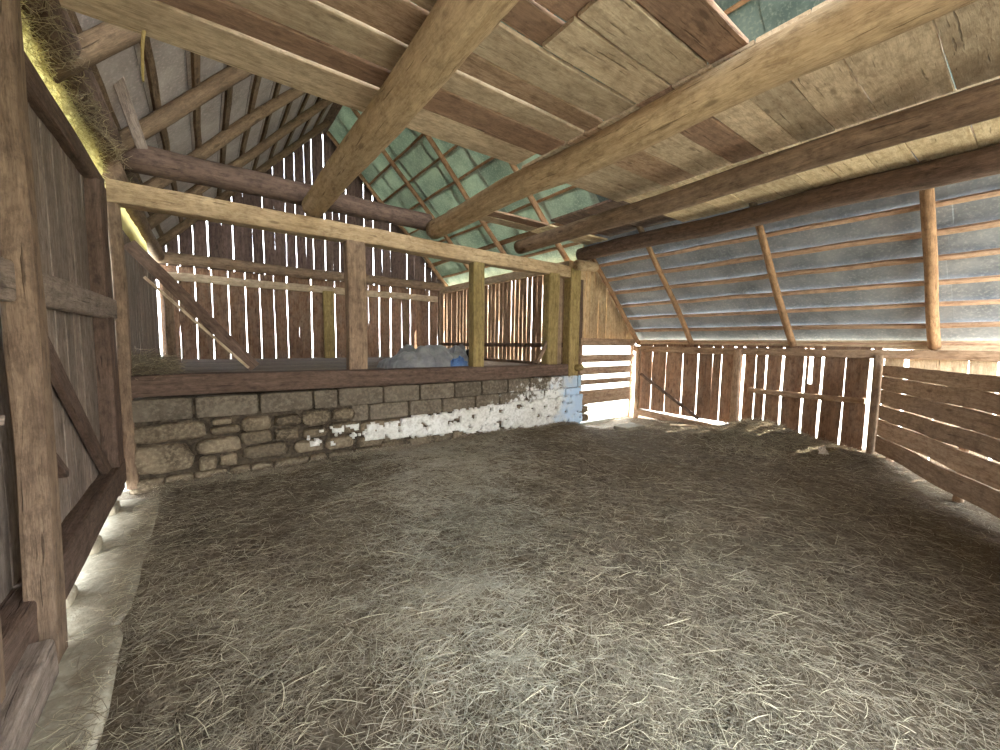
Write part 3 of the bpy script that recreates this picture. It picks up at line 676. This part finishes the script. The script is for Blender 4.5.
pts = [(-.775+U(-.03, .03), U(1.2, 6), U(3.2, 3.45)) for _ in range(2600)]
strands('hay_fringe', pts, 'sunhay', 'pale hay stems sticking out of the yellow strip under the left eave', 'hay', (.04, .14), .0018, flat=.8, curl=.5)
pts = [(-.42+abs(RNG.normal(0, .07))*-1, U(.8, 5.2), .035+U(0, .02)) for _ in range(1200)]
strands('edge_hay', pts, 'straw', 'thin hay straggling over the edge of the stone footing', 'hay', (.05, .18), .0014, flat=.12, curl=.3)

# ------------------------------------------------------------------ tarp bundle
def cloth(name, mat, cx, cy, rx, ry, hgt, seed, parent=None, fold=1.):
    b = MB(); n = 44; m = 40
    for i in range(n+1):
        for j in range(m+1):
            u = -1+2*i/n; v = -1+2*j/m; e = max(0, 1-abs(u)**2.6)*max(0, 1-abs(v)**2.6)
            x = cx+rx*u; y = cy+ry*v
            w_ = noise.noise((u*2+seed, v*1.5, 0))*.3+noise.noise((u*4.5+v*2+seed, v*3, 2))*.16*fold-(1-min(1, 6*abs(noise.noise((u*2.6+v*1.4+seed, v*1.5, 5)))))*.13*fold
            z = ZS+.0+hgt*(e**.45)*(.8+w_)
            b.v.append((x+.06*noise.noise((u*5, v*5, seed)), y, z)); b.g.append((x, y, z)); b.t.append(1.)
    for i in range(n):
        for j in range(m):
            a = i*(m+1)+j; b.f.append((a, a+m+1, a+m+2, a+1))
    base = len(b.v)
    for i in range(n+1):
        pass
    return b.build(name, mat, parent, smooth=True)
t = tag(empty('tarp_bundle', (3.5, 6.75, ZS)), 'crumpled grey-blue tarp bundle lying behind the sill, left of the middle post', 'tarp')
cloth('tarp_sheet', 'tarp', 3.28, 6.85, .72, .55, .46, 3, t, 1.3)
cloth('tarp_sheet', 'tarp', 3.86, 6.72, .38, .42, .42, 9, t, 1.1)
cloth('blue_patch', 'tarpblue', 3.72, 6.30, .16, .08, .24, 5, t).update_tag()
b = MB(); b.stone((4.10, 6.5, ZS+.17), (.22, .3, .36), 6, .06, 12); b.build('dark_bag_end', 'navy', t, smooth=True)

# ------------------------------------------------------------------ small things
one('concrete_slab', 'stone', ((6.45, 4.55, -.01), (.55, .35, .12)), 'slab', 'grey flat slab lying before the bright opening of the slatted gate', 'slab', pw=10, rough=.04)
b = MB(); b.board((7.1, 4.1, .06), (7.35, 3.7, .07), .12, .025, side=(0, 1, 0)); tag(b.build('board_offcut', 'loft', origin=(7.1, 4.1, .06)), 'short pale board offcut lying in the hay by the right wall', 'board')
b = MB(); n = 12
for i in range(n+1):
    for j in range(7):
        u, v = i/n-.5, j/6-.5; u *= .7+.5*noise.noise((v*5, 3, 0)); b.v.append((6.98+u*.12+v*.04+.02*noise.noise((u*9, v*9, 5)), 1.72-u*.10+v*.04, .07+gh(6.98, 1.72)+v*.08+.07*noise.noise((u*7, v*7, 1)))); b.g.append((u, v, 0)); b.t.append(1.)
for i in range(n):
    for j in range(6): a = i*7+j; b.f.append((a, a+7, a+8, a+1))
for k in range(len(b.v)):
    x, y, z = b.v[k]; b.v.append((x+.006, y+.006, z-.004)); b.g.append(b.g[k]); b.t.append(1.)
h_ = len(b.v)//2
for i in range(n):
    for j in range(6): a = h_+i*7+j; b.f.append((a, a+1, a+8, a+7))
tag(b.build('paper_scrap', 'paper'), 'small crumpled pale scrap lying on the hay near the right corner', 'scrap')
one('iron_hook', 'log', ((2.92, 3.56, 3.50), (3.02, 3.54, 3.38), .008, .006), 'iron', 'small rusty hook at the end of the edge board by the second joist', 'hook', m=6, seg=.03)
one('hay_twine', 'log', ((-.23, 3.5, 3.54), (-.25, 3.47, 3.2), .012, .008), 'twine', 'frayed twine hanging from the loft edge board near the left wall', 'twine', m=6, seg=.03, rough=.6, bend=.06)

# ------------------------------------------------------------------ light and camera
sun = bpy.data.lights.new('sun', 'SUN'); sun.energy = 11.0; sun.angle = .012; sun.color = (1, .94, .82)
so = bpy.data.objects.new('sun', sun); C.objects.link(so)
sd = Vector((.63, -.26, .70)).normalized()      # towards the sun
so.rotation_euler = sd.to_track_quat('Z', 'Y').to_euler()
wd = bpy.data.worlds.new('sky'); sc.world = wd; wd.use_nodes = True; nt = wd.node_tree; nt.nodes.clear()
wo = nt.nodes.new('ShaderNodeOutputWorld'); bg = nt.nodes.new('ShaderNodeBackground')
tc = nt.nodes.new('ShaderNodeTexCoord'); sp = nt.nodes.new('ShaderNodeSeparateXYZ'); rp = nt.nodes.new('ShaderNodeValToRGB')
nt.links.new(tc.outputs['Generated'], sp.inputs[0]); nt.links.new(sp.outputs[2], rp.inputs[0]); nt.links.new(rp.outputs[0], bg.inputs[0]); nt.links.new(bg.outputs[0], wo.inputs[0])
rp.color_ramp.elements[0].position = 0.; rp.color_ramp.elements[0].color = (1, .99, .98, 1)
rp.color_ramp.elements[1].position = .7; rp.color_ramp.elements[1].color = (.62, .80, 1, 1)
bg.inputs[1].default_value = 5.0

cd = bpy.data.cameras.new('camera'); co = bpy.data.objects.new('camera', cd); C.objects.link(co); sc.camera = co
cd.sensor_width = 36; cd.sensor_fit = 'HORIZONTAL'; cd.lens = 36*398/1000; cd.clip_start = .02; cd.clip_end = 400
R3 = Matrix(((.804495, .038715, -.592697), (-.593815, .074478, -.801147), (.013127, .996471, .082907)))
co.matrix_world = Matrix.Translation((0, 0, 1.6)) @ R3.to_4x4()
sc.view_settings.view_transform = 'Standard'; sc.view_settings.look = 'None'
sc.view_settings.exposure = 2.22; sc.view_settings.gamma = 1; sc.view_settings.use_curve_mapping = False
sc.cycles.max_bounces = 14; sc.cycles.diffuse_bounces = 8; sc.cycles.use_denoising = True
sc.cycles.sample_clamp_indirect = 8
